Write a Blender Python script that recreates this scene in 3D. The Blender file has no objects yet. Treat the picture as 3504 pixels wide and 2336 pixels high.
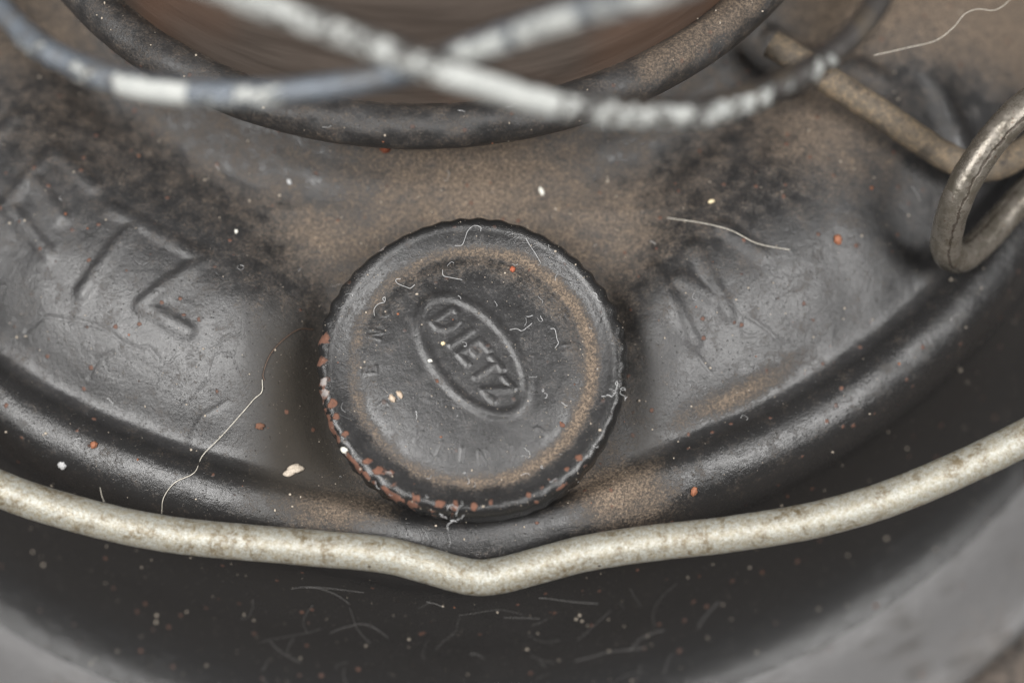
import bpy, bmesh, math, random
import numpy as np
from mathutils import Vector, Matrix, noise
from mathutils.bvhtree import BVHTree
random.seed(7); rng = np.random.default_rng(11)
S = bpy.context.scene
COL = S.collection
S.unit_settings.system = 'METRIC'; S.unit_settings.scale_length = 0.01      # one unit is one centimetre

# ------------------------------------------------------------------ camera
TILT = math.radians(30); DIST = 24.7; LENS = 80.0
cd = bpy.data.cameras.new('camera'); cam = bpy.data.objects.new('camera', cd); COL.objects.link(cam)
cam.location = (0, -DIST*math.sin(TILT), 1+DIST*math.cos(TILT)); cam.rotation_euler = (TILT, 0, 0)
cd.lens = LENS; cd.sensor_width = 36; cd.clip_start = 0.5; cd.clip_end = 5000
cd.dof.use_dof = True; cd.dof.focus_distance = 24.75; cd.dof.aperture_fstop = 0.085
S.camera = cam

# ------------------------------------------------------------------ light
# a studio close-up: two softboxes either side of the copy stand and the dim grey room around them
W = bpy.data.worlds.new('World'); S.world = W; W.use_nodes = True
W.node_tree.nodes['Background'].inputs['Color'].default_value = (0.50, 0.495, 0.505, 1)
W.node_tree.nodes['Background'].inputs['Strength'].default_value = 0.24
def softbox(name, d, dist, size, watts):
    l = bpy.data.lights.new(name, 'AREA'); l.shape = 'SQUARE'; l.size = size; l.energy = watts; l.color = (1, 0.985, 0.965)
    o = bpy.data.objects.new(name, l); COL.objects.link(o); v = Vector(d).normalized()
    o.location = v*dist; o.rotation_euler = v.to_track_quat('Z', 'Y').to_euler()
softbox('softbox_left', (-0.54, -0.36, 0.80), 62, 27, 41000)
softbox('softbox_right', (0.58, -0.36, 0.76), 66, 27, 38000)
S.view_settings.view_transform = 'Standard'; S.view_settings.look = 'None'
S.view_settings.exposure = 0.58; S.view_settings.gamma = 1

# ------------------------------------------------------------------ helpers
CR = np.array([[1,0,0],[0,math.cos(TILT),-math.sin(TILT)],[0,math.sin(TILT),math.cos(TILT)]])
CAM = np.array(cam.location)
def ray(px, py):
    d = CR @ np.array([(px-1752)/3504*36/LENS, -(py-1168)/3504*36/LENS, -1.0]); return d/np.linalg.norm(d)
def at(px, py, z):
    d = ray(px, py); return CAM + (z-CAM[2])/d[2]*d
def at_plane(px, py, p0, n):
    d = ray(px, py); return CAM + np.dot(p0-CAM, n)/np.dot(d, n)*d
def smooth(e0, e1, x):
    t = np.clip((x-e0)/(e1-e0), 0, 1); return t*t*(3-2*t)
def catmull(P, n):
    P = np.asarray(P, float); k = len(P)
    Q = np.vstack([2*P[0]-P[1], P, 2*P[-1]-P[-2]])
    seg = np.linalg.norm(np.diff(P, axis=0), axis=1); cum = np.r_[0, np.cumsum(seg)]
    u = np.linspace(0, cum[-1], n); out = np.zeros((n, P.shape[1]))
    i = np.clip(np.searchsorted(cum, u, side='right')-1, 0, k-2)
    t = ((u-cum[i])/np.maximum(seg[i], 1e-9))[:, None]
    a, b, c, d = Q[i], Q[i+1], Q[i+2], Q[i+3]
    return 0.5*((2*b)+(-a+c)*t+(2*a-5*b+4*c-d)*t**2+(-a+3*b-3*c+d)*t**3)
def grid_mesh(name, V, nu, nv, closed_u=False, closed_v=False, orient=True):
    """V is (nu, nv, 3)."""
    V = np.asarray(V).reshape(-1, 3)
    iu = np.arange(nu if closed_u else nu-1); iv = np.arange(nv if closed_v else nv-1)
    A, B = np.meshgrid(iu, iv, indexing='ij'); A2, B2 = (A+1) % nu, (B+1) % nv
    F = np.stack([A*nv+B, A2*nv+B, A2*nv+B2, A*nv+B2], -1).reshape(-1, 4)
    me = bpy.data.meshes.new(name)
    me.vertices.add(len(V)); me.vertices.foreach_set('co', V.ravel())
    me.loops.add(F.size); me.loops.foreach_set('vertex_index', F.ravel().astype(np.int32))
    me.polygons.add(len(F)); me.polygons.foreach_set('loop_start', np.arange(0, F.size, 4, dtype=np.int32))
    me.polygons.foreach_set('loop_total', np.full(len(F), 4, dtype=np.int32))
    me.polygons.foreach_set('use_smooth', np.ones(len(F), dtype=bool))
    me.update(calc_edges=True); me.validate()
    return face_out(me) if orient else me
def face_out(me, ref=None):
    n = len(me.polygons); no = np.empty(n*3); c = np.empty(n*3); me.polygons.foreach_get('normal', no); me.polygons.foreach_get('center', c)
    no = no.reshape(-1, 3); c = c.reshape(-1, 3)
    d = (CAM-c) if ref is None else (c-ref)
    if (no*d).sum() < 0: me.flip_normals()
    return me
def attr(me, name, vals):
    a = me.attributes.new(name, 'FLOAT', 'POINT'); a.data.foreach_set('value', np.asarray(vals, dtype=np.float32).ravel())
def link(name, me, mat, parent=None, **props):
    o = bpy.data.objects.new(name, me); COL.objects.link(o)
    if mat: me.materials.append(mat)
    if parent: o.parent = parent; o.matrix_parent_inverse = Matrix.Identity(4)
    for k, v in props.items(): o[k] = v
    return o
def fbm(V, scale, octv=3, seed=0.0):
    V = np.asarray(V).reshape(-1, 3)
    out = np.empty(len(V))
    for i, v in enumerate(V):
        out[i] = noise.fractal(Vector((v[0]*scale+seed, v[1]*scale, v[2]*scale)), 0.6, 2.0, octv)
    return out
def seg_field(X, Y, lines, w, acc=None):
    """max over polylines of exp(-(d/w)^2)"""
    out = np.zeros_like(X) if acc is None else acc
    for L in lines:
        for (x0, y0), (x1, y1) in zip(L[:-1], L[1:]):
            dx, dy = x1-x0, y1-y0; ll = dx*dx+dy*dy+1e-12
            t = np.clip(((X-x0)*dx+(Y-y0)*dy)/ll, 0, 1)
            d2 = (X-x0-t*dx)**2+(Y-y0-t*dy)**2
            out = np.maximum(out, np.exp(-(d2/w**2)**1.3))
    return out
def tube(name, pts, rad, mat, parent=None, sides=20, n=220, rough=0.0, rfun=None, cap_ends=False, seed=0, **props):
    C = catmull(pts, n); T = np.gradient(C, axis=0); T /= np.linalg.norm(T, axis=1)[:, None]
    up = np.array([0, 0, 1.0]); N = up-T[0]*np.dot(up, T[0]); N /= np.linalg.norm(N); Ns = [N]
    for i in range(1, n):
        N = Ns[-1]-T[i]*np.dot(Ns[-1], T[i]); N /= np.linalg.norm(N); Ns.append(N)
    Ns = np.array(Ns); Bs = np.cross(T, Ns); a = np.linspace(0, 2*math.pi, sides, endpoint=False)
    D = Ns[:, None]*np.cos(a)[None, :, None]+Bs[:, None]*np.sin(a)[None, :, None]
    r = np.full((n, sides), rad, float)
    if rfun is not None: r *= rfun(np.linspace(0, 1, n))[:, None]
    V = C[:, None]+D*r[..., None]
    if rough:
        nz = fbm(V, 6.0, 3, seed).reshape(n, sides); V = C[:, None]+D*(r*(1+rough*nz))[..., None]
    if cap_ends:
        V[0] = C[0]; V[-1] = C[-1]
    me = grid_mesh(name, V, n, sides, closed_v=True, orient=False)
    face_out(me, np.repeat(C[:-1], sides, 0))
    attr(me, 'along', np.repeat(np.linspace(0, 1, n), sides))
    return link(name, me, mat, parent, **props)

# ------------------------------------------------------------------ node helpers
class NT:
    def __init__(s, name):
        s.m = bpy.data.materials.new(name); s.m.use_nodes = True
        s.n = s.m.node_tree.nodes; s.l = s.m.node_tree.links
        s.b = s.n['Principled BSDF']; s.tc = s.n.new('ShaderNodeTexCoord'); s.P = s.tc.outputs['Object']
    def put(s, sock, v):
        if isinstance(v, bpy.types.NodeSocket): s.l.new(v, sock)
        elif isinstance(v, tuple) and len(v) == 3: sock.default_value = (*v, 1)
        else: sock.default_value = v
    def noise(s, scale, detail=4, rough=0.55, dist=0.0, vec=None):
        t = s.n.new('ShaderNodeTexNoise'); s.put(t.inputs['Vector'], vec or s.P)
        t.inputs['Scale'].default_value = scale; t.inputs['Detail'].default_value = detail
        t.inputs['Roughness'].default_value = rough; t.inputs['Distortion'].default_value = dist; return t.outputs['Fac']
    def voro(s, scale, feature='F1', rnd=1.0, out='Distance', vec=None):
        t = s.n.new('ShaderNodeTexVoronoi'); t.feature = feature; s.put(t.inputs['Vector'], vec or s.P)
        t.inputs['Scale'].default_value = scale; t.inputs['Randomness'].default_value = rnd; return t.outputs[out]
    def shift(s, off, sc=(1, 1, 1), rot=(0, 0, 0)):
        t = s.n.new('ShaderNodeMapping'); s.put(t.inputs['Vector'], s.P); t.inputs['Location'].default_value = off
        t.inputs['Scale'].default_value = sc; t.inputs['Rotation'].default_value = rot; return t.outputs[0]
    def ramp(s, v, a, b, lo=0.0, hi=1.0):
        t = s.n.new('ShaderNodeMapRange'); t.interpolation_type = 'SMOOTHSTEP'; s.put(t.inputs['Value'], v)
        t.inputs['From Min'].default_value = a; t.inputs['From Max'].default_value = b
        t.inputs['To Min'].default_value = lo; t.inputs['To Max'].default_value = hi; return t.outputs[0]
    def math(s, op, a, b=0.0):
        t = s.n.new('ShaderNodeMath'); t.operation = op; s.put(t.inputs[0], a); s.put(t.inputs[1], b); return t.outputs[0]
    def mix(s, f, a, b):
        t = s.n.new('ShaderNodeMix'); t.data_type = 'RGBA'; s.put(t.inputs[0], f); s.put(t.inputs[6], a); s.put(t.inputs[7], b); return t.outputs[2]
    def mixf(s, f, a, b):
        t = s.n.new('ShaderNodeMix'); t.data_type = 'FLOAT'; s.put(t.inputs[0], f); s.put(t.inputs[2], a); s.put(t.inputs[3], b); return t.outputs[0]
    def attr(s, name):
        t = s.n.new('ShaderNodeAttribute'); t.attribute_name = name; return t.outputs['Fac']
    def bump(s, h, strength, dist, prev=None):
        t = s.n.new('ShaderNodeBump'); s.put(t.inputs['Height'], h); t.inputs['Strength'].default_value = strength
        t.inputs['Distance'].default_value = dist
        if prev: s.l.new(prev, t.inputs['Normal'])
        return t.outputs[0]
    def done(s, color, rough, normal=None, metallic=0.0, spec=0.5):
        s.put(s.b.inputs['Base Color'], color); s.put(s.b.inputs['Roughness'], rough); s.put(s.b.inputs['Metallic'], metallic)
        s.b.inputs['Specular IOR Level'].default_value = spec
        if normal: s.l.new(normal, s.b.inputs['Normal'])
        return s.m

def paint_material(name, peel=0.30, grime=1.0, specks=1.0, rust=1.0, chips=False, pit=1.0, r0=0.34, scratch=False, base=0.013):
    """old black enamel with grey film of dust, brown dirt where the mesh says it gathers, rust specks"""
    t = NT(name)
    big = t.noise(0.9, 5, 0.6); mid = t.noise(5, 6, 0.65); fine = t.noise(38, 4, 0.7)
    film = t.math('MULTIPLY', t.ramp(t.math('ADD', t.math('MULTIPLY', big, 0.6), t.math('MULTIPLY', mid, 0.4)), 0.36, 0.64, 0.22, 1.0), t.ramp(fine, 0.35, 0.7, 0.45, 1.0))
    film = t.math('MULTIPLY', film, t.attr('film'))
    col = t.mix(t.math('MULTIPLY', film, 0.35), (base, base*0.98, base*0.98), (0.080, 0.079, 0.081))
    dirt = t.attr('dirt')
    grain = t.noise(34, 5, 0.85)
    dm = t.ramp(t.math('ADD', dirt, t.math('MULTIPLY', t.math('SUBTRACT', t.math('ADD', mid, grain), 1.0), 1.05)), 0.10, 0.95)
    dm = t.math('MULTIPLY', dm, 0.82*grime)
    dcol = t.mix(t.ramp(grain, 0.38, 0.66), (0.040, 0.030, 0.022), (0.27, 0.200, 0.140))
    col = t.mix(dm, col, dcol)
    col = t.mix(t.attr('oil'), col, t.mix(grain, (0.006, 0.005, 0.004), (0.030, 0.023, 0.015)))  # dark grime, also carrying the shade painted in beside the cap
    # fine pale dust grains
    v = t.voro(26, vec=t.shift((3, 1, 2))); vc = t.voro(26, out='Color', vec=t.shift((3, 1, 2)))
    sp = t.math('MULTIPLY', t.ramp(v, 0.05, 0.14, 1, 0), t.ramp(vc, 0.62, 0.66))
    col = t.mix(t.math('MULTIPLY', sp, 0.45*specks), col, (0.30, 0.26, 0.21))
    # rust specks, in loose groups
    rv = t.voro(5.5, vec=t.shift((7, 3, 5))); rc = t.voro(5.5, out='Color', vec=t.shift((7, 3, 5)))
    edge = t.math('ADD', rv, t.math('MULTIPLY', t.math('SUBTRACT', t.noise(24, 4, 0.7), 0.5), 0.30))
    rm = t.math('MULTIPLY', t.ramp(edge, 0.09, 0.16, 1, 0), t.ramp(rc, 0.60, 0.64))
    rm = t.math('MULTIPLY', rm, 0.75*rust)
    if chips: rm = t.math('MAXIMUM', rm, t.ramp(t.math('ADD', t.attr('chip'), t.math('MULTIPLY', t.math('SUBTRACT', t.noise(9, 5, 0.6), 0.5), 1.5)), 0.46, 0.60))
    rcol = t.mix(t.noise(30, 3, 0.6), (0.045, 0.021, 0.015), (0.19, 0.085, 0.052))
    if chips:
        bare = t.ramp(t.math('ADD', t.attr('bare'), t.math('MULTIPLY', t.math('SUBTRACT', fine, 0.5), 0.9)), 0.45, 0.6)
        rcol = t.mix(bare, rcol, (0.24, 0.22, 0.21))
    col = t.mix(rm, col, rcol)
    # relief: orange peel, wrinkled lines in the paint, pits
    wr = t.noise(2.6, 4, 0.5, 1.2, t.shift((1, 4, 0))); wl_ = t.math('ABSOLUTE', t.math('SUBTRACT', wr, 0.5))
    line = t.math('MULTIPLY', t.ramp(wl_, 0.0, 0.016, 1, 0), t.ramp(t.noise(1.1, 2, 0.5, 0, t.shift((9, 2, 0))), 0.50, 0.62))
    pv = t.voro(17, vec=t.shift((5, 5, 5))); pc = t.voro(17, out='Color', vec=t.shift((5, 5, 5)))
    pits = t.math('MULTIPLY', t.ramp(pv, 0.04, 0.17, 1, 0), t.ramp(pc, 0.5, 0.6))
    n = t.bump(t.noise(3.2, 5, 0.55, 0.5), peel, 0.04)
    n = t.bump(t.noise(17, 4, 0.65), 0.35, 0.010, n)
    n = t.bump(line, 0.25, -0.012, n)
    n = t.bump(pits, 0.5*pit, -0.03, n)
    n = t.bump(grain, t.mixf(dm, 0.22, 0.8), 0.012, n) if False else t.bump(t.math('MULTIPLY', grain, t.mixf(dm, 0.22, 1.0)), 0.6, 0.022, n)
    n = t.bump(rm, 0.6, 0.015, n)
    rough = t.mixf(t.math('MAXIMUM', t.math('MAXIMUM', dm, t.attr('oil')), t.math('MAXIMUM', rm, sp)), t.mixf(film, r0, r0+0.15), 0.88)
    return t.done(col, rough, n)

M_tank = paint_material('dusty_black_enamel', r0=0.26)
M_cap = paint_material('chipped_black_enamel', grime=1.0, chips=True, peel=0.14, rust=0.3, specks=1.3, pit=0.5, r0=0.25)
M_base = paint_material('base_black_enamel', grime=0.35, rust=0.6, r0=0.42, base=0.09)
M_plate = paint_material('sooty_black_enamel', grime=0.8, rust=0.5, r0=0.38)

# galvanised handle wire
def wire_material(name, c0, c1, c2, rough, metal, white=0.0, scale=1.0, blotch=0.5, bs=1.0):
    t = NT(name)
    a = t.noise(3.2*scale, 6, 0.7); b = t.noise(14*scale, 5, 0.75); f = t.noise(55, 3, 0.8)
    col = t.mix(t.ramp(b, 0.35, 0.68), c0, c1)
    st = t.math('MULTIPLY', t.ramp(a, blotch, blotch+0.17), t.ramp(b, 0.3, 0.62))
    col = t.mix(st, col, c2)
    col = t.mix(t.ramp(f, 0.50, 0.70, 0, 0.9), col, c2)
    col = t.mix(t.ramp(f, 0.46, 0.30, 0, 0.6), col, tuple(min(1, x*1.25) for x in c0))
    # black pin holes
    v = t.voro(4.2, vec=t.shift((2, 8, 1))); vc = t.voro(4.2, out='Color', vec=t.shift((2, 8, 1)))
    pin = t.math('MULTIPLY', t.ramp(v, 0.06, 0.10, 1, 0), t.ramp(vc, 0.5, 0.6))
    col = t.mix(t.math('MULTIPLY', pin, 0.85), col, (0.03, 0.02, 0.015))
    rr = rough
    mt = metal
    n = t.bump(b, 0.4*bs, 0.03); n = t.bump(f, 0.35*bs, 0.02, n)
    if white:
        w = t.ramp(t.math('ADD', t.attr('flake'), t.math('MULTIPLY', t.math('SUBTRACT', t.math('ADD', t.math('MULTIPLY', t.noise(3.5, 5, 0.75), 0.7), t.math('MULTIPLY', t.noise(14, 4, 0.7), 0.3)), 0.5), 2.6)), 0.46, 0.62)
        col = t.mix(w, col, t.mix(b, (0.13, 0.145, 0.15), (0.58, 0.585, 0.55)))  # flaked paint, and metal highlights put into the same pale colour
        rr = t.mixf(w, rough, 0.55); mt = t.mixf(w, metal, 0.0); n = t.bump(w, 0.9, 0.04, n)
    return t.done(col, rr, n, mt)
M_zinc = wire_material('weathered_zinc', (0.34, 0.345, 0.315), (0.25, 0.22, 0.155), (0.12, 0.092, 0.052), 0.32, 0.30, blotch=0.47, scale=1.3, bs=0.9)
M_guard = wire_material('blue_grey_guard_metal', (0.13, 0.155, 0.185), (0.09, 0.10, 0.115), (0.10, 0.085, 0.065), 0.4, 0.3, white=1.0, scale=0.6)
M_guard_dark = wire_material('dark_guard_metal', (0.045, 0.042, 0.042), (0.028, 0.026, 0.025), (0.085, 0.066, 0.045), 0.42, 0.3, white=1.0, scale=0.6)
M_tan = wire_material('dusty_tan_wire', (0.085, 0.070, 0.052), (0.19, 0.14, 0.088), (0.028, 0.024, 0.021), 0.75, 0.0, scale=0.9, blotch=0.46)

t = NT('bare_steel')
b = t.noise(5, 5, 0.7); al = t.noise(1.0, 2, 0.5)
crack = t.math('MULTIPLY', t.ramp(t.math('ABSOLUTE', t.math('SUBTRACT', t.attr('around'), t.math('ADD', 0.0, t.math('MULTIPLY', t.math('SUBTRACT', t.noise(6, 5, 0.7), 0.5), 0.22)))), 0.012, 0.035, 1, 0), 1.0)
col = t.mix(t.ramp(b, 0.35, 0.65), (0.12, 0.107, 0.085), (0.19, 0.172, 0.148)); col = t.mix(t.ramp(t.noise(18, 4, 0.7), 0.6, 0.7), col, (0.07, 0.035, 0.02))
col = t.mix(t.math('MULTIPLY', crack, 0.6), col, (0.03, 0.018, 0.012))
M_steel = t.done(col, t.ramp(b, 0.3, 0.7, 0.18, 0.36), t.bump(crack, 0.5, -0.03, t.bump(t.noise(22, 4, 0.7), 0.35, 0.02)), 0.55)

t = NT('sooty_glass')
st = t.noise(1.0, 5, 0.6, 0.3, t.shift((0, 0, 0), (0.5, 0.5, 4.0)))
col = t.mix(t.ramp(st, 0.3, 0.7), (0.050, 0.039, 0.032), (0.085, 0.068, 0.057))
col = t.mix(t.ramp(t.noise(0.35, 2, 0.5), 0.45, 0.65, 0, 0.55), col, (0.13, 0.065, 0.038))
M_globe = t.done(col, 0.42, t.bump(st, 0.3, 0.05), 0.0)

t = NT('ground_soil')
g = t.noise(0.8, 6, 0.7); g2 = t.noise(7, 5, 0.7)
M_ground = t.done(t.mix(t.ramp(g2, 0.3, 0.7), (0.024, 0.022, 0.020), (0.11, 0.088, 0.072)), 0.9, t.bump(g2, 0.6, 0.1))
def plain(name, c, r=0.7, sc=30, c2=None):
    t = NT(name); c2 = c2 or tuple(x*0.6 for x in c)
    return t.done(t.mix(t.ramp(t.noise(sc, 4, 0.7), 0.35, 0.7), c, c2), r, t.bump(t.noise(sc, 3, 0.7), 0.4, 0.01))
M_white = plain('white_crumb', (0.80, 0.78, 0.70)); M_cream = plain('cream_crumb', (0.72, 0.60, 0.38))
M_seed = plain('husk', (0.46, 0.36, 0.27), 0.5); M_rustlump = plain('rust_lump', (0.13, 0.06, 0.035), 0.9)
M_grain = plain('pale_grain', (0.42, 0.36, 0.29)); M_orange = plain('orange_rust_grain', (0.26, 0.10, 0.050))
M_dull = plain('grey_cobweb', (0.13, 0.125, 0.12), 0.7); M_hair = plain('pale_fibre', (0.62, 0.58, 0.50), 0.45); M_lint = plain('lint', (0.50, 0.50, 0.50), 0.5)

# ------------------------------------------------------------------ ground
gm = bpy.data.meshes.new('ground')
gm.from_pydata([(-600,-600,-4.3),(600,-600,-4.3),(600,600,-4.3),(-600,600,-4.3)], [], [(0,1,2,3)])
link('ground', gm, M_ground, kind='structure')

# ------------------------------------------------------------------ lantern root
LAN = bpy.data.objects.new('oil_lantern', None); COL.objects.link(LAN)
LAN['label'] = 'old black painted oil lantern seen from above, with rusty filler cap and bare wire handle'
LAN['category'] = 'lantern'
AX = np.array([-1.0, 6.7]); CX, CY = -0.43, -0.30        # lantern axis; filler cap centre

# ------------------------------------------------------------------ fuel tank
prof = [(0,1.9),(2.5,1.75),(4.2,1.35),(4.7,0.98),(5.1,0.86),(5.5,0.93),(5.9,0.99),(6.3,0.965),(6.7,0.85),(7.1,0.65),(7.4,0.46),(7.6,0.315),(7.74,0.20),(7.84,0.125),
        (7.93,0.085),(8.03,0.105),(8.14,0.155),(8.25,0.18),(8.36,0.155),(8.47,0.095),(8.57,0.0),(8.64,-0.13),(8.68,-0.3),(8.70,-0.5),(8.72,-0.9),(8.92,-1.6),(9.07,-2.1),(9.28,-2.5),(9.55,-2.8),(9.8,-2.98)]
dense = catmull(prof, 6000)
rho_all = dense[:, 0]; seglen = np.r_[0, np.cumsum(np.linalg.norm(np.diff(dense, axis=0), axis=1))]
wgt = np.where(rho_all < 4.2, 0.12, np.where(dense[:, 1] < -0.8, 0.3, 1.0))
cw = np.r_[0, np.cumsum(np.diff(seglen)*wgt[1:])]
ns = 300
idx = np.clip(np.searchsorted(cw, np.linspace(0, cw[-1], ns)), 0, len(dense)-1)
pr = dense[idx]; pr[0, 0] = 0.02
d2r = math.radians
phi = np.r_[np.linspace(-62, 62, 860)]
phi = np.r_[phi, np.linspace(62, 298, 60)[1:-1]] * math.pi/180
nphi = len(phi)
RHO = np.repeat(pr[:, 0][:, None], nphi, 1); Z = np.repeat(pr[:, 1][:, None], nphi, 1)
PH = np.repeat(phi[None], ns, 0)
X = AX[0]+RHO*np.sin(PH); Y = AX[1]-RHO*np.cos(PH)
front = np.cos(PH) > 0
dx = np.abs(X-CX)
# lobe of the rim round the filler
shift = 0.27*np.exp(-(dx/1.35)**2)*smooth(7.2, 8.2, RHO)*front*np.clip(1+(Z+0.4)/2.2, 0, 1)
RH2 = RHO+shift
X = AX[0]+RH2*np.sin(PH); Y = AX[1]-RH2*np.cos(PH); dx = np.abs(X-CX)
# pocket for the cap
hw = 1.78+0.42*smooth(0.2, 1.9, Y)+0.16*(X < CX)
wp = (1-smooth(hw-0.55, hw+0.60, dx))*front*(1-smooth(7.8, 8.30, RHO))*smooth(4.5, 5.3, RHO)
zf = 0.27+0.25*(Y-CY); zf = np.maximum(zf, 0.02-0.02*(Y+2)); zf = np.minimum(zf, 0.80)
Z = Z*(1-wp)+np.minimum(zf, Z+0.9)*wp
Z += 0.06*np.exp(-((RHO-7.92)/0.15)**2)*np.exp(-(dx/1.3)**4)*front
# embossed characters, worn and thick with paint
def zl(sc, ox, oy, pts): 
    return [tuple(at(ox+x/sc, oy+y/sc, 1.05)[:2]) for x, y in pts]
L = lambda *p: zl(1.2545, 0, 250, p)
Rr = lambda *p: zl(1.12, 2000, 300, p)
left = [L((60,175),(-170,385)), L((400,475),(235,320),(10,520),(185,720)), L((125,425),(255,590)),
        L((480,570),(700,690)), L((590,630),(330,870)), L((735,710),(880,785),(590,945),(790,1050))]
right = [Rr((270,650),(330,760),(430,900)), Rr((425,590),(480,690),(560,800)), Rr((530,520),(680,600)), Rr((370,700),(500,760))]
top = (Z > -0.05) & front
e = seg_field(X, Y, left+right, 0.088)*top*(RHO > 5.0)
Z += 0.025*e*np.where(X > 0, 1.25, 1.15)
# broad raised bands beside the neck plate, long wrinkles of the paint
bands = [L((560,40),(760,190),(900,290),(1120,380))]
Z += 0.05*seg_field(X, Y, bands, 0.16)*top
wr = [L((60,960),(150,930),(230,948),(330,968),(430,1008),(500,1060),(570,1090),(610,1083),(660,1135)),
      L((330,1150),(380,1100),(450,1088)),
      L((760,1400),(830,1330),(900,1310),(950,1290)),
      Rr((640,800),(720,830),(790,870)), Rr((450,940),(500,980))]
Z -= 0.010*seg_field(X, Y, wr, 0.022)*top
# gentle waviness of the pressed sheet
lo = 1.0
V0 = np.stack([X, Y, Z], -1)
sub = np.zeros_like(Z)
vis = (PH > -1.1) & (PH < 1.1) & (RHO > 4.4)
sub[vis] = fbm(V0[vis], 1.1, 2, 3.0)
Z += 0.022*sub*(Z > -0.6)
cr = (RHO < 5.6) | (RHO > 8.9)
# radial ribs beyond the neck plate on the right
rib = seg_field(X, Y, [zl(1, 0, 0, p) for p in ([(2650,120),(3000,260)], [(2800,-30),(3150,160),(3330,420)], [(3050,-60),(3400,140),(3600,330)])], 0.16)*(RHO < 8.0)*(X > 2)
Z += 0.10*rib
V = np.stack([X, Y, Z], -1)
me = grid_mesh('fuel_tank', V, ns, nphi, closed_v=True)
# dirt mask: where real dirt has settled (round the filler, in grooves, at the neck)
dirt = (0.30+0.25*smooth(0.6, 1.6, Y))*wp*smooth(-2.2, -1.5, Y)
rc = np.hypot(X-CX, Y-CY)
dirt = np.maximum(dirt, 0.70*np.exp(-((X-CX)/1.75)**2-((Y-2.1)/1.2)**2))
dirt = np.maximum(dirt, 0.85*np.exp(-((X+1.9)/0.55)**2-((Y+1.55)/0.28)**2))
dirt = np.maximum(dirt, 0.95*np.exp(-((X-1.15)/0.55)**2-((Y+1.35)/0.35)**2))
dirt = np.maximum(dirt, 0.60*np.exp(-((X-3.6)/1.0)**2-((Y-2.9)/0.9)**2))
dirt = np.maximum(dirt, 0.80*smooth(2.5, 4.0, X)*smooth(3.2, 4.6, Y))
dirt = np.maximum(dirt, 0.55*smooth(-4.2, -5.4, X)*smooth(3.0, 4.2, Y))
dirt = np.maximum(dirt, 0.25*(1-smooth(5.2, 7.0, RHO+0.35*np.sin(PH*9))))
dirt = np.maximum(dirt, 0.62*np.exp(-((X-2.5)/0.7)**2-((RHO-7.75)/0.10)**2))
oil = 1.0*np.exp(-(np.clip(X+2.45, -9, 0)/0.40)**2)*np.exp(-((Y+0.55)/1.05)**4)*smooth(1.3, 1.75, rc)*(X < -1.2)  # gritty grime with the deep shade left of the cap painted into it
oil = np.maximum(oil, 0.5*np.exp(-((X-1.45)/0.22)**2-((Y+0.6)/0.8)**2))  # weaker dark patch right of the cap
attr(me, 'oil', oil)  # dark grime together with the shade painted in beside the cap
up = smooth(-0.9, -0.15, Z)
attr(me, 'dirt', dirt + 0.06*up - 0.25*(1-up)); attr(me, 'film', (0.34+0.66*up)*(1-0.75*smooth(7.95, 8.12, RHO)*(1-0.5*np.exp(-(dx/1.2)**4))))
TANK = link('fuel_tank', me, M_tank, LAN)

# base pan below the tank
pb = [(9.60,-2.90),(9.75,-2.955),(9.85,-3.02),(10.05,-3.18),(10.4,-3.52),(10.62,-3.72),(10.74,-3.80),(10.84,-3.86),(10.90,-3.98),(10.86,-4.12),(10.74,-4.2),(10.5,-4.22)]
pp = catmull(pb, 60); ph = np.linspace(0, 2*math.pi, 360, endpoint=False)
V = np.stack([AX[0]+pp[:, 0][:, None]*np.sin(ph), AX[1]-pp[:, 0][:, None]*np.cos(ph), np.repeat(pp[:, 1][:, None], 360, 1)], -1)
me = grid_mesh('base_pan', V, 60, 360, closed_v=True); bn = fbm(V, 0.9, 4, 2.0); attr(me, 'film', np.clip(1.0+1.4*bn, 0, 2)); attr(me, 'dirt', 0.12+0.3*fbm(V, 0.6, 3, 8.0)); attr(me, 'oil', np.clip(1.0*fbm(V, 2.2, 4, 5.0)-0.2, 0, 0.4)); link('base_pan', me, M_base, LAN)

# ------------------------------------------------------------------ neck plate with rolled rim, and globe
NZ = 2.5; PR = 4.84
pc = [(PR-0.75,NZ-0.40),(PR-0.30,NZ-0.36)]+[(PR+0.24*math.cos(a), NZ-0.12+0.24*math.sin(a)) for a in np.linspace(-2.4, 2.2, 14)]+[(PR-0.22,NZ+0.0),(PR-0.34,NZ-0.06),(PR-0.6,NZ-0.12),(PR-1.1,NZ-0.16)]
pp = catmull(pc, 70); nph = 520; ph = np.linspace(0, 2*math.pi, nph, endpoint=False)
V = np.stack([AX[0]+pp[:, 0][:, None]*np.sin(ph), AX[1]-pp[:, 0][:, None]*np.cos(ph), np.repeat(pp[:, 1][:, None], nph, 1)], -1)
fr = np.cos(ph) > 0.3
nzv = np.zeros((70, nph)); nzv[:, fr] = fbm(V[:, fr], 1.6, 3, 9.0).reshape(70, -1); V[..., 2] += 0.035*nzv; V[..., 1] -= 0.03*nzv
me = grid_mesh('globe_plate', V, 70, nph, closed_v=True)
dr = 0.25+0.55*smooth(0.0, 0.35, V[..., 0]-1.2)*smooth(NZ-0.02, NZ+0.1, V[..., 2]) + 0.25*smooth(PR-0.1, PR-0.3, np.repeat(pp[:, 0][:, None], nph, 1))
attr(me, 'film', np.ones(len(me.vertices))); attr(me, 'dirt', dr); PLATE = link('globe_plate', me, M_plate, LAN)
pc = [(4.62,NZ-0.10),(4.60,NZ+0.10),(4.54,NZ+0.5),(4.44,NZ+1.1),(4.35,NZ+2.0),(4.1,NZ+3.0),(3.8,NZ+4.2),(3.2,NZ+5.2)]
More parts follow.
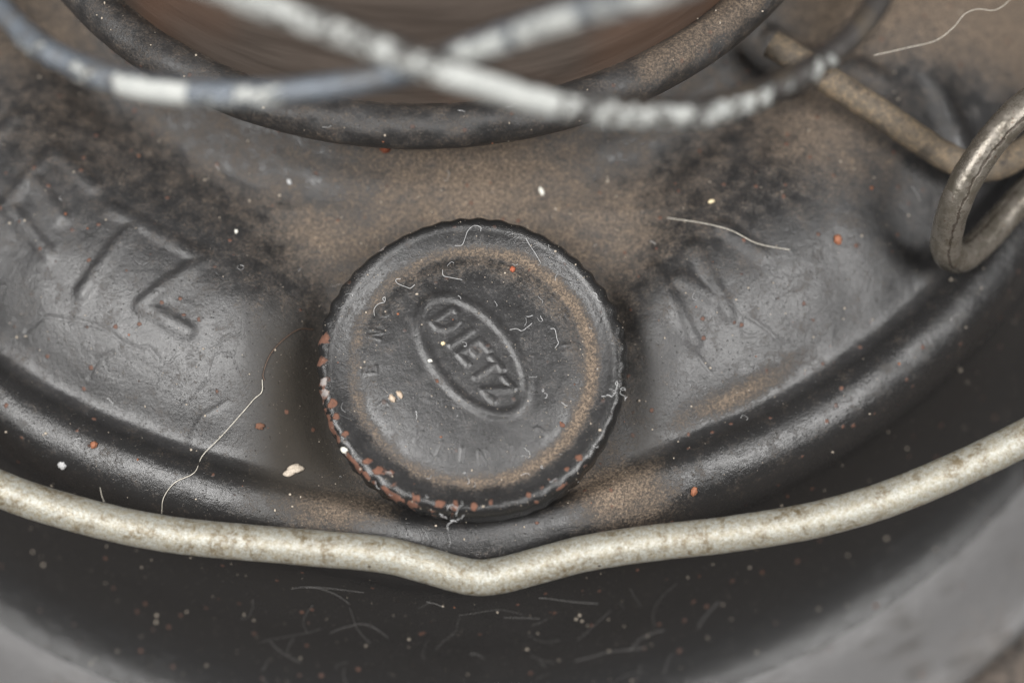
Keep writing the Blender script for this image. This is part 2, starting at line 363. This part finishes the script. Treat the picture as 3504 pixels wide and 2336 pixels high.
pp = catmull(pc, 60); nph = 256; ph = np.linspace(0, 2*math.pi, nph, endpoint=False)
V = np.stack([AX[0]+pp[:, 0][:, None]*np.sin(ph), AX[1]-pp[:, 0][:, None]*np.cos(ph), np.repeat(pp[:, 1][:, None], nph, 1)], -1)
link('lamp_globe', grid_mesh('lamp_globe', V, 60, nph, closed_v=True), M_globe, LAN)
# burner collar under the plate
pc = [(4.3,1.1),(4.15,1.5),(4.1,1.9),(4.3,2.2),(4.6,2.36)]
pp = catmull(pc, 24)
V = np.stack([AX[0]+pp[:, 0][:, None]*np.sin(ph), AX[1]-pp[:, 0][:, None]*np.cos(ph), np.repeat(pp[:, 1][:, None], nph, 1)], -1)
me = grid_mesh('burner_collar', V, 24, nph, closed_v=True); attr(me, 'film', np.ones(len(me.vertices))); attr(me, 'dirt', np.full(24*nph, 0.6)); link('burner_collar', me, M_plate, LAN)

# ------------------------------------------------------------------ filler cap
CT = math.radians(14.5)
cap_o = np.array([CX, CY, 1.0])
ex = np.array([1, 0, 0.]); ey = np.array([0, math.cos(CT), math.sin(CT)]); en = np.array([0, -math.sin(CT), math.cos(CT)])
def cap_uv(px, py, h=0.0):
    p = at_plane(px, py, cap_o+en*h, en)-cap_o; return float(p@ex), float(p@ey)
def O(x, y): return cap_uv(x*3504/2352, y*3504/2352)
cp = [(0.01,0.075),(0.4,0.07),(0.8,0.05),(1.08,0.015),(1.22,-0.02),(1.30,-0.028),(1.37,-0.005),(1.45,0.035),(1.52,0.075),(1.575,0.085),(1.625,0.065),(1.658,0.015),(1.672,-0.05),(1.665,-0.2),(1.66,-0.36),(1.60,-0.38)]
pp = catmull(cp, 250); na = 900; A = np.linspace(0, 2*math.pi, na, endpoint=False)
R_ = np.repeat(pp[:, 0][:, None], na, 1); H = np.repeat(pp[:, 1][:, None], na, 1); AA = np.repeat(A[None], 250, 0)
fl = 46
wave = np.cos(fl*AA+0.8*np.sin(3*AA)+0.5*np.sin(7*AA+1)); amp = 0.008+0.004*np.sin(2*AA+1)+0.003*np.sin(5*AA)
ew = smooth(1.57, 1.66, R_)
R_ = R_+amp*wave*ew + 0.012*np.sin(5*AA+0.4)*ew
R_ = R_*(1-0.012*np.sin(AA)*0)
U = R_*np.cos(AA); Vv = R_*np.sin(AA)
H = H - 0.003*(1-wave)*smooth(1.56, 1.64, np.hypot(U, Vv))*(H > -0.05)
# oval and letters
oc = O(1086, 818); a1 = O(984, 694); a2 = O(1188, 944)
ang = math.atan2(a2[1]-a1[1], a2[0]-a1[0]); la = math.hypot(a2[0]-a1[0], a2[1]-a1[1])/2; sb = 0.415
ct, sn = math.cos(ang), math.sin(ang)
ov = [[(oc[0]+la*math.cos(q)*ct-sb*math.sin(q)*sn, oc[1]+la*math.cos(q)*sn+sb*math.sin(q)*ct) for q in np.linspace(0, 2*math.pi, 49)]]
GL = {'D': [[(0,0),(0,1),(.3,1),(.58,.8),(.66,.5),(.58,.2),(.3,0),(0,0)]], 'I': [[(0,0),(0,1)]], 'E': [[(.55,0),(0,0),(0,1),(.55,1)],[(0,.5),(.42,.5)]],
      'T': [[(0,1),(.7,1)],[(.35,1),(.35,0)]], 'Z': [[(0,1),(.62,1),(0,0),(.62,0)]], 'O': [[(.33+.33*math.cos(q),.5+.5*math.sin(q)) for q in np.linspace(0, 6.283, 13)]],
      'N': [[(0,0),(0,1),(.6,0),(.6,1)]], 'A': [[(0,0),(.33,1),(.66,0)],[(.14,.35),(.52,.35)]], 'F': [[(0,0),(0,1),(.55,1)],[(0,.5),(.42,.5)]]}
def glyph(ch, c, h, th, slant=0.0):
    rx, ry = math.cos(th), math.sin(th); out = []
    wid = {'I': 0.0, 'D': .66, 'E': .55, 'T': .7, 'Z': .62}.get(ch, .6)
    for pl in GL[ch]:
        out.append([(c[0]+h*((x-wid/2+slant*(y-.5))*rx-(y-.5)*ry), c[1]+h*((x-wid/2+slant*(y-.5))*ry+(y-.5)*rx)) for x, y in pl])
    return out
K = 3504/2352
def Z4(x, y): return cap_uv(1380+x/3.266, 980+y/3.266)
letters = []
for ch, x, y, hh in (('D',500,400,.27),('I',650,590,.27),('E',790,750,.27),('T',930,950,.27),('Z',1065,1165,.26)):
    letters += glyph(ch, Z4(x, y), hh, ang+0.05, 0.12)
ringl = []
for ch, x, y in (('T',930,660),('O',880,716),('N',862,768),('E',850,850),('D',880,935),('N',955,1000),('I',1010,1030),('I',1060,1045),('N',1110,1050),('A',1168,1040),('O',1240,995),('F',1290,730),('N',1308,800),('T',1258,690)):
    c = O(x, y); th = math.atan2(c[1], c[0])-math.pi/2
    ringl += glyph(ch, c, .135, th)
H = H+0.019*seg_field(U, Vv, ov, 0.055)*(R_ < 1.3)+0.0115*seg_field(U, Vv, letters, 0.036)*(R_ < 1.3)+0.0055*seg_field(U, Vv, ringl, 0.020)*(0.35+0.65*np.abs(np.sin(2.3*AA+0.7)))*(R_ < 1.3)
lump = np.zeros_like(H); P3 = np.stack([U, Vv, H], -1)
lump = fbm(P3[::2, ::2], 2.2, 3, 5.0).reshape(125, 450); lump = np.repeat(np.repeat(lump, 2, 0), 2, 1)
# smooth the repeated samples
for _ in range(2):
    lump = (lump+np.roll(lump, 1, 1)+np.roll(lump, -1, 1))/3; lump[1:-1] = (lump[:-2]+lump[1:-1]+lump[2:])/3
H = H+0.004*lump*smooth(0.0, 0.3, R_)
V = cap_o+U[..., None]*ex+Vv[..., None]*ey+H[..., None]*en
me = grid_mesh('filler_cap', V, 250, na, closed_v=True)
dd = 0.80*np.exp(-((R_-1.29)/0.085)**2)
dd = np.maximum(dd, 0.38*np.exp(-((R_-1.15)/0.2)**2)*(0.5+0.5*np.sin(AA)))
dd *= (0.82+0.3*np.cos(AA))
attr(me, 'film', 1.0-0.95*smooth(1.45, 1.60, R_)); attr(me, 'dirt', dd+0.02)
chip = np.zeros_like(U); bare = np.zeros_like(U)
for x, y, r, bb in ((742,778,.085,0),(740,835,.06,0),(748,905,.07,.8),(745,880,.06,.9),(765,930,.05,.4),(775,960,.035,0),(795,1000,.04,0),(845,1062,.05,0),(868,1080,.06,.2),
                  (893,1088,.06,.7),(905,1115,.05,0),(955,1145,.065,0),(1015,1160,.07,0),(1048,1164,.05,.2),(1090,1165,.04,0),(1130,1158,.04,0),(1245,1122,.04,0),(1262,1105,.03,0),
                  (1330,1058,.05,0),(1215,1140,.03,0),(1300,1080,.03,0),(875,570,.06,1.),(1216,618,.03,0),(1003,880,.03,0),(1320,882,.02,0),(1292,975,.03,0)):
    u, v = O(x, y); q = np.exp(-((U-u)**2+(Vv-v)**2)/(r*r)*0.5)*(H > -0.15); chip = np.maximum(chip, q); bare = np.maximum(bare, bb*q)
q = fbm(np.stack([np.cos(A)*3.2, np.sin(A)*3.2, A*0], -1), 2.1, 4, 3.0); q2 = fbm(np.stack([np.cos(A)*3.2, np.sin(A)*3.2, A*0+4], -1), 2.0, 3, 1.0)
aw = smooth(-2.95, -2.7, -np.abs(A-math.pi*1.33)*1.9+0.0)
aw = np.exp(-((A-math.pi*1.27)/0.80)**4)+0.55*np.exp(-((A-math.pi*1.68)/0.35)**4)
band = np.exp(-((R_-1.652-0.012*q2[None])/0.028)**2)*(H > -0.2)
chip = np.maximum(0.72*chip, band*np.clip(aw*(0.55+1.25*q), 0, 1)[None]); bare = np.maximum(bare*0.8, band*np.clip(0.9*q2*aw, 0, 1)[None])
attr(me, 'chip', chip); attr(me, 'bare', bare)
CAP = link('filler_cap', me, M_cap, LAN, label='round black filler cap with fluted rim chipped to rust')
# neck of the filler under the cap
pp = catmull([(1.42,-0.15),(1.42,-0.55),(1.44,-0.75),(1.55,-0.86),(1.72,-0.92)], 16); A = np.linspace(0, 2*math.pi, 96, endpoint=False)
V = cap_o+(pp[:, 0][:, None]*np.cos(A))[..., None]*ex+(pp[:, 0][:, None]*np.sin(A))[..., None]*ey+np.repeat(pp[:, 1][:, None], 96, 1)[..., None]*en
me = grid_mesh('filler_neck', V, 16, 96, closed_v=True); attr(me, 'film', np.ones(len(me.vertices))); attr(me, 'dirt', np.full(16*96, 0.8)); link('filler_neck', me, M_tank, LAN)

# ------------------------------------------------------------------ wires
n_f = np.array([0, -math.sin(TILT), math.cos(TILT)])
bail_px = [(-500,1330),(-250,1530),(0,1672),(300,1768),(600,1830),(1000,1868),(1300,1895),(1450,1930),(1560,1962),(1640,1975),(1720,1966),(1850,1932),(2000,1893),(2200,1861),(2500,1826),(2800,1775),(3100,1682),(3504,1498),(3750,1340),(4000,1120)]
p0 = at(1640, 1975, 0.02)
bail = [at_plane(x, y, p0, n_f) for x, y in bail_px]
tube('wire_handle', bail, 0.196, M_zinc, LAN, sides=40, n=700, rough=0.014, seed=2)

def flakes_glints(o, spans, seed, lo=-1, hi=1):
    """white paint left on parts of the wire, and metal highlights painted in the same white: spans of (start, end) along it, on the side towards the camera's foot"""
    me = o.data; n = len(me.vertices); co = np.empty(n*3); me.vertices.foreach_get('co', co); co = co.reshape(-1, 3)
    no = np.empty(n*3); me.vertices.foreach_get('normal', no); no = no.reshape(-1, 3)
    al = np.empty(n, dtype=np.float32); me.attributes['along'].data.foreach_get('value', al)
    side = no@np.array([0.0, -0.97, 0.22]); cen = co
    f = np.zeros(n)
    for a, b, g in spans: f = np.maximum(f, g*smooth(a-0.008, a+0.008, al)*(1-smooth(b-0.008, b+0.008, al)))
    f *= smooth(-0.25, 0.55, side)
    attr(me, 'flake', f)
    nz = fbm(co, 5.0, 3, seed)
    ridge = smooth(0.4, 0.6, f+0.35*nz); co += no*(0.02*ridge)[:, None]
    me.vertices.foreach_set('co', co.ravel()); me.update()
A_ = [(-300,-230,3.4),(-100,-70,3.5),(30,60,3.6),(150,165,3.7),(300,240,3.8),(500,295,3.95),(700,316,4.1),(900,318,4.25),(1100,300,4.4),(1300,266,4.6),(1480,215,4.8),(1640,158,5.1),(1800,98,5.5),(2000,35,6.0),(2200,-20,6.4),(2500,-120,6.9)]
B_ = [(300,-260,7.0),(600,-120,6.4),(894,2,5.9),(1100,78,5.6),(1252,136,5.45),(1490,228,5.25),(1669,285,5.0),(1862,340,4.7),(2086,376,4.4),(2324,385,4.1),(2503,356,3.9),(2712,272,3.7),(2876,160,3.6),(2995,20,3.55),(3060,-150,3.5),(3080,-320,3.5)]
wa = tube('guard_wire', [at(x, y, z+1.0) for x, y, z in A_], 0.125, M_guard, LAN, sides=24, n=500, rough=0.03, seed=1)
flakes_glints(wa, [(0.05,0.20,.28),(0.20,0.26,.5),(0.28,0.33,.5),(0.335,0.42,.9),(0.415,0.52,.5),(0.68,0.76,.6),(0.765,0.85,.75),(0.86,0.98,.6)], 4.0)
wb = tube('guard_wire', [at(x, y, z+1.0) for x, y, z in B_], 0.132, M_guard_dark, LAN, sides=24, n=500, rough=0.03, seed=6)
flakes_glints(wb, [(0.02,0.40,.66),(0.34,0.46,.90),(0.46,0.60,.60),(0.58,0.69,.62),(0.70,0.78,.45)], 8.0)  # long first span: metal highlight painted in as pale colour

# steel loop and tan wire at the right of the tank
loop = [(3760,180,2.6),(3640,270,2.5),(3560,325,2.45),(3470,400,2.35),(3385,495,2.15),(3315,600,1.9),(3268,700,1.6),(3243,790,1.2),(3240,860,0.85),(3290,880,0.55),(3370,815,0.45),(3450,728,0.45),(3530,640,0.5),(3640,540,0.7),(3760,420,1.2)]
lo_ = tube('steel_loop', [at(*p) for p in loop], 0.175, M_steel, LAN, sides=32, n=320, rough=0.03, seed=3)
me = lo_.data; attr(me, 'around', np.tile(np.abs(((np.arange(32)/32+0.32) % 1)-0.5)*2-0.0, 320)-0.62)
tan = [(2640,150,1.55),(2760,225,1.5),(2860,290,1.45),(3000,380,1.3),(3120,460,1.15),(3220,525,1.0),(3320,570,0.9),(3410,568,0.9),(3500,520,0.95),(3600,440,1.0),(3700,330,1.1)]
tube('tie_wire', [at(*p) for p in tan], 0.165, M_tan, LAN, sides=24, n=260, rough=0.04, seed=5)

# ------------------------------------------------------------------ bits lying on the lantern
bpy.context.view_layer.update()
def bvh(o):
    me = o.data; n = len(me.vertices); co = np.empty(n*3); me.vertices.foreach_get('co', co)
    return BVHTree.FromPolygons([tuple(v) for v in co.reshape(-1, 3)], [tuple(p.vertices) for p in me.polygons])
TR = [bvh(TANK), bvh(CAP), bvh(PLATE)]
def hit(px, py, only=None):
    d = Vector(ray(px, py)); o = Vector(CAM); best = None
    for i, b in enumerate(TR):
        if only is not None and i != only: continue
        r = b.ray_cast(o, d)
        if r[0] is not None and (best is None or r[3] < best[2]):
            n = r[1] if r[1].dot(d) < 0 else -r[1]; best = (r[0], n, r[3])
    return best
def blob_verts(c, n, sx, sy, sz, seed, rot=0.0):
    bm = bmesh.new(); bmesh.ops.create_icosphere(bm, subdivisions=3, radius=1)
    q = Vector((0, 0, 1)).rotation_difference(n).to_matrix()@Matrix.Rotation(rot, 3, 'Z')
    for v in bm.verts:
        k = 1+0.45*noise.noise(v.co*1.6+Vector((seed, 0, 0)))+0.2*noise.noise(v.co*4+Vector((0, seed, 0)))
        v.co = q@Vector((v.co.x*sx*k, v.co.y*sy*k, v.co.z*sz*k))+c
    for f in bm.faces: f.smooth = True
    return bm
def crumb(name, px, py, sx, sy, mat, label, cat, seed=0, rot=0.0, group=None):
    h = hit(px, py)
    if h is None: return
    sz = min(sx, sy)*0.7; c = h[0]+h[1]*sz*0.6
    bm = blob_verts(Vector((0, 0, 0)), h[1], sx, sy, sz, seed, rot); me = bpy.data.meshes.new(name); bm.to_mesh(me); bm.free()
    o = link(name, me, mat, None, label=label, category=cat); o.location = c
    if group: o['group'] = group
    return o
W_G = 'pale crumbs lying on the black paint'
crumb('paint_crumb', 1180, 1537, 0.045, 0.034, M_white, 'large white crumb touching the lower left edge of the filler cap', 'crumb', 1, .3, W_G)
crumb('paint_crumb', 1853, 655, 0.022, 0.052, M_white, 'long white crumb on the brown dust above and right of the filler cap', 'crumb', 2, .35, W_G)
crumb('paint_crumb', 808, 793, 0.020, 0.024, M_white, 'small round white crumb alone on the dark tank left of the filler cap', 'crumb', 3, 0, W_G)
crumb('paint_crumb', 2434, 691, 0.034, 0.024, M_cream, 'cream crumb on the dark tank above the long curved hair', 'crumb', 4, .2, W_G)
crumb('paint_crumb', 990, 622, 0.020, 0.036, M_lint, 'grey oval crumb on the tank left of the brown dust patch', 'crumb', 5, .5, W_G)
crumb('paint_crumb', 1516, 1175, 0.024, 0.022, M_cream, 'cream crumb on the cap at the left edge of the embossed oval, upper of two', 'crumb', 6, 0, W_G)
crumb('paint_crumb', 1472, 1234, 0.022, 0.018, M_white, 'white crumb on the cap at the left edge of the embossed oval, lower of two', 'crumb', 7, 0, W_G)
crumb('seed_husk', 1342, 1363, 0.030, 0.044, M_seed, 'left half of the pale split husk lying on the filler cap', 'husk', 8, .5)
crumb('seed_husk', 1368, 1350, 0.028, 0.046, M_seed, 'right half of the pale split husk lying on the filler cap', 'husk', 9, .6)
crumb('rust_lump', 890, 1457, 0.045, 0.040, M_rustlump, 'dark brown gritty lump on the tank left of the filler cap', 'rust lump', 10)
crumb('rust_lump', 1754, 922, 0.028, 0.034, plain('red_rust', (0.35, 0.09, 0.04)), 'small red rust lump on the upper part of the filler cap', 'rust lump', 11)
crumb('rust_lump', 322, 1522, 0.040, 0.040, M_orange, 'round orange rust lump on the tank rim at the left', 'rust lump', 12)
crumb('rust_lump', 1318, 512, 0.050, 0.045, plain('dark_rust', (0.20, 0.055, 0.025), 0.9), 'dark red rust lump in the dust just below the globe plate', 'rust lump', 13)
crumb('rust_lump', 2865, 820, 0.045, 0.060, M_orange, 'orange rust patch on the tank left of the steel loop', 'rust lump', 14)
crumb('rust_lump', 2373, 1680, 0.035, 0.05, M_orange, 'orange rust flake on the bright tank rim right of the filler cap', 'rust lump', 15)
crumb('dirt_clump', 1005, 1610, 0.11, 0.05, M_grain, 'pale tan clump of dirt in the corner below left of the filler cap', 'dirt', 16, .4)
crumb('paint_crumb', 215, 1590, 0.05, 0.04, M_lint, 'pale grey crumb on the outer slope of the tank rim at the left', 'crumb', 17, .4, W_G)

def fibre_pts(px, lift=0.012, only=None):
    out = []
    for x, y in px:
        h = hit(x, y, only)
        if h: out.append(np.array(h[0]+h[1]*lift))
    return out
def hair(name, px, rad, mat, label, cat='hair', lift=0.015, parent=None):
    pts = fibre_pts(px, lift)
    if len(pts) < 2: return
    C = catmull(pts, 50)
    return tube(name, C, rad, mat, None, sides=6, n=70, label=label, category=cat)
hair('hair', [(2285,748),(2400,765),(2500,790),(2590,835),(2700,856)], 0.0042, M_hair, 'long pale curved hair on the dark tank right of the filler cap')
hair('hair', [(897,1298),(896,1340),(872,1362),(838,1402),(760,1490),(694,1560),(665,1618),(600,1650),(562,1700),(555,1752)], 0.0042, M_hair, 'long wavy pale hair running down the tank from left of the cap to the handle')
hair('hair', [(1070,1128),(1020,1128),(960,1170),(920,1220),(900,1280),(905,1300)], 0.005, plain('brown_hair', (0.10, 0.06, 0.04)), 'thin dark brown hair arching beside the left edge of the filler cap')
hair('hair', [(345,1665),(350,1690),(358,1712)], 0.006, M_hair, 'short stiff pale hair standing above the handle at the left')
for px, lb in (([(1556,840),(1580,838),(1592,812),(1600,790),(1622,773),(1645,778),(1645,790)], 'white hooked fibre at the top of the filler cap'),
               ([(1372,955),(1355,958),(1362,972),(1392,985),(1405,988),(1420,976)], 'white hooked fibre left of and above the embossed oval'),
               ([(1883,1126),(1898,1128),(1905,1160),(1910,1175),(1898,1192)], 'white fibre bent downwards on the right half of the filler cap'),
               ([(1743,1130),(1768,1126),(1785,1133),(1805,1120),(1820,1107)], 'white wavy fibre just right of the embossed oval'),
               ([(1515,925),(1518,945),(1545,952),(1582,959)], 'white fibre bent to the right above the embossed oval'),
               ([(1800,815),(1812,835),(1835,870),(1850,897)], 'branching white fibre at the upper right of the filler cap'),
               ([(1283,1082),(1281,1060),(1295,1042),(1318,1035),(1310,1025),(1318,1018),(1320,1032)], 'white looped fibre on the left side of the filler cap'),
               ([(2030,1000),(2042,1008),(2045,1025),(2058,1035)], 'white crooked fibre close to the right rim of the filler cap')):
    hair('fibre', px, 0.0030, M_lint, lb, 'fibre')
# fluff caught on the cap rim
def fluff(name, cx, cy, r, k, label, sd):
    rg = np.random.default_rng(sd); bm = bmesh.new()
    h = hit(cx, cy)
    if not h: return
    for j in range(k):
        c = np.array(h[0])+rg.normal(0, r*0.25, 3); pts = [c]
        d = rg.normal(0, 1, 3)
        for q in range(7):
            d = d*0.6+rg.normal(0, 1, 3); d /= np.linalg.norm(d); pts.append(pts[-1]+d*r*0.28)
        add_thread(bm, catmull(pts, 18), 0.0035)
    me = bpy.data.meshes.new(name); bm.to_mesh(me); bm.free(); link(name, me, M_lint, None, label=label, category='fluff')
def add_thread(bm, C, r):
    T = np.gradient(C, axis=0); prev = None
    for i, (c, t_) in enumerate(zip(C, T)):
        t_ = Vector(t_).normalized(); a = t_.orthogonal().normalized(); b = t_.cross(a)
        if prev is not None:
            a = (pa-t_*pa.dot(t_)).normalized(); b = t_.cross(a)
        ring = [bm.verts.new(Vector(c)+(a*math.cos(q)+b*math.sin(q))*r) for q in (0, 2.094, 4.189)]
        if prev: 
            for j in range(3): bm.faces.new((prev[j], prev[(j+1) % 3], ring[(j+1) % 3], ring[j]))
        prev = ring; pa = a
fluff('lint_fluff', 2108, 1335, 0.11, 7, 'white tangle of lint caught on the right rim of the filler cap', 5)
fluff('lint_fluff', 1560, 1762, 0.15, 8, 'loose tangle of white lint below the bottom edge of the filler cap', 6)
# floating cobweb thread at the top right
C = catmull([at(x, y, z) for x, y, z in ((2990,190,1.9),(3100,165,1.9),(3200,140,2.0),(3262,95,2.1),(3300,50,2.2),(3345,32,2.2),(3400,36,2.2),(3440,15,2.2),(3480,-30,2.2))], 60)
tube('cobweb_thread', C, 0.0035, M_hair, None, sides=6, n=70, label='fine cobweb thread in the air above the tank at the upper right', category='cobweb')

# countless grains and fibres
def scatter(name, n, mat, rmin, rmax, region, label, seed, cat='dust', sub=1, boost=None):
    rg = np.random.default_rng(seed); V = []; F = []
    bm = bmesh.new(); bmesh.ops.create_icosphere(bm, subdivisions=sub, radius=1)
    bv = [v.co.copy() for v in bm.verts]; bf = [tuple(v.index for v in f.verts) for f in bm.faces]; bm.free()
    k = 0
    for _ in range(n):
        x = rg.uniform(region[0], region[2]); y = rg.uniform(region[1], region[3])
        h = hit(x, y)
        if not h: continue
        r = rmin+(rmax-rmin)*rg.random()**3; sc = Vector(rg.uniform(0.6, 1.4, 3)); c = h[0]+h[1]*r*0.4; b0 = len(V)
        for v in bv: V.append((c.x+v.x*r*sc.x, c.y+v.y*r*sc.y, c.z+v.z*r*sc.z))
        F += [tuple(i+b0 for i in f) for f in bf]
    me = bpy.data.meshes.new(name); me.from_pydata(V, [], F); me.polygons.foreach_set('use_smooth', np.ones(len(F), dtype=bool))
    link(name, me, mat, None, kind='stuff', label=label, category=cat)
scatter('dust_grains', 800, M_grain, 0.004, 0.017, (0, 0, 3504, 2336), 'pale dust grains strewn over the black lantern', 1)
scatter('cap_grains', 700, M_grain, 0.002, 0.007, (1090, 740, 2140, 1760), 'tiny white dust grains on the filler cap', 2)
scatter('rust_grains', 55, M_orange, 0.005, 0.022, (0, 300, 3504, 2336), 'orange rust grains strewn over the black lantern', 3)
def threads(name, n, reg, label, seed, ln=(0.03, 0.10), r=0.0028, mat=None, curl=1.0):
    rg = np.random.default_rng(seed); bm = bmesh.new()
    for _ in range(n):
        x = rg.uniform(reg[0], reg[2]); y = rg.uniform(reg[1], reg[3]); h = hit(x, y)
        if not h: continue
        nn = h[1]; a = nn.orthogonal().normalized(); b = nn.cross(a); th = rg.uniform(0, 6.28); p = h[0]+nn*0.012; pts = [np.array(p)]
        L_ = rg.uniform(*ln); cv = rg.normal(0, 0.9)*curl
        for q in range(5):
            th += cv*0.5+rg.normal(0, 0.5)*curl; p = p+(a*math.cos(th)+b*math.sin(th))*L_/3; pts.append(np.array(p))
        add_thread(bm, catmull(pts, 10), r*rg.uniform(0.7, 1.3))
    me = bpy.data.meshes.new(name); bm.to_mesh(me); bm.free(); link(name, me, mat or M_lint, None, kind='stuff', label=label, category='lint')
threads('cap_lint', 45, (1120, 780, 2100, 1720), 'fine white lint fibres on the filler cap', 4, (0.02, 0.07), 0.0022)
threads('tank_lint', 22, (0, 300, 3504, 1700), 'fine pale lint fibres on the tank', 5, (0.03, 0.12), 0.0024)
threads('wall_lint', 38, (700, 1990, 2600, 2336), 'blurred pale fibres hanging on the dark side of the tank', 6, (0.08, 0.55), 0.0024, M_dull, 0.35)
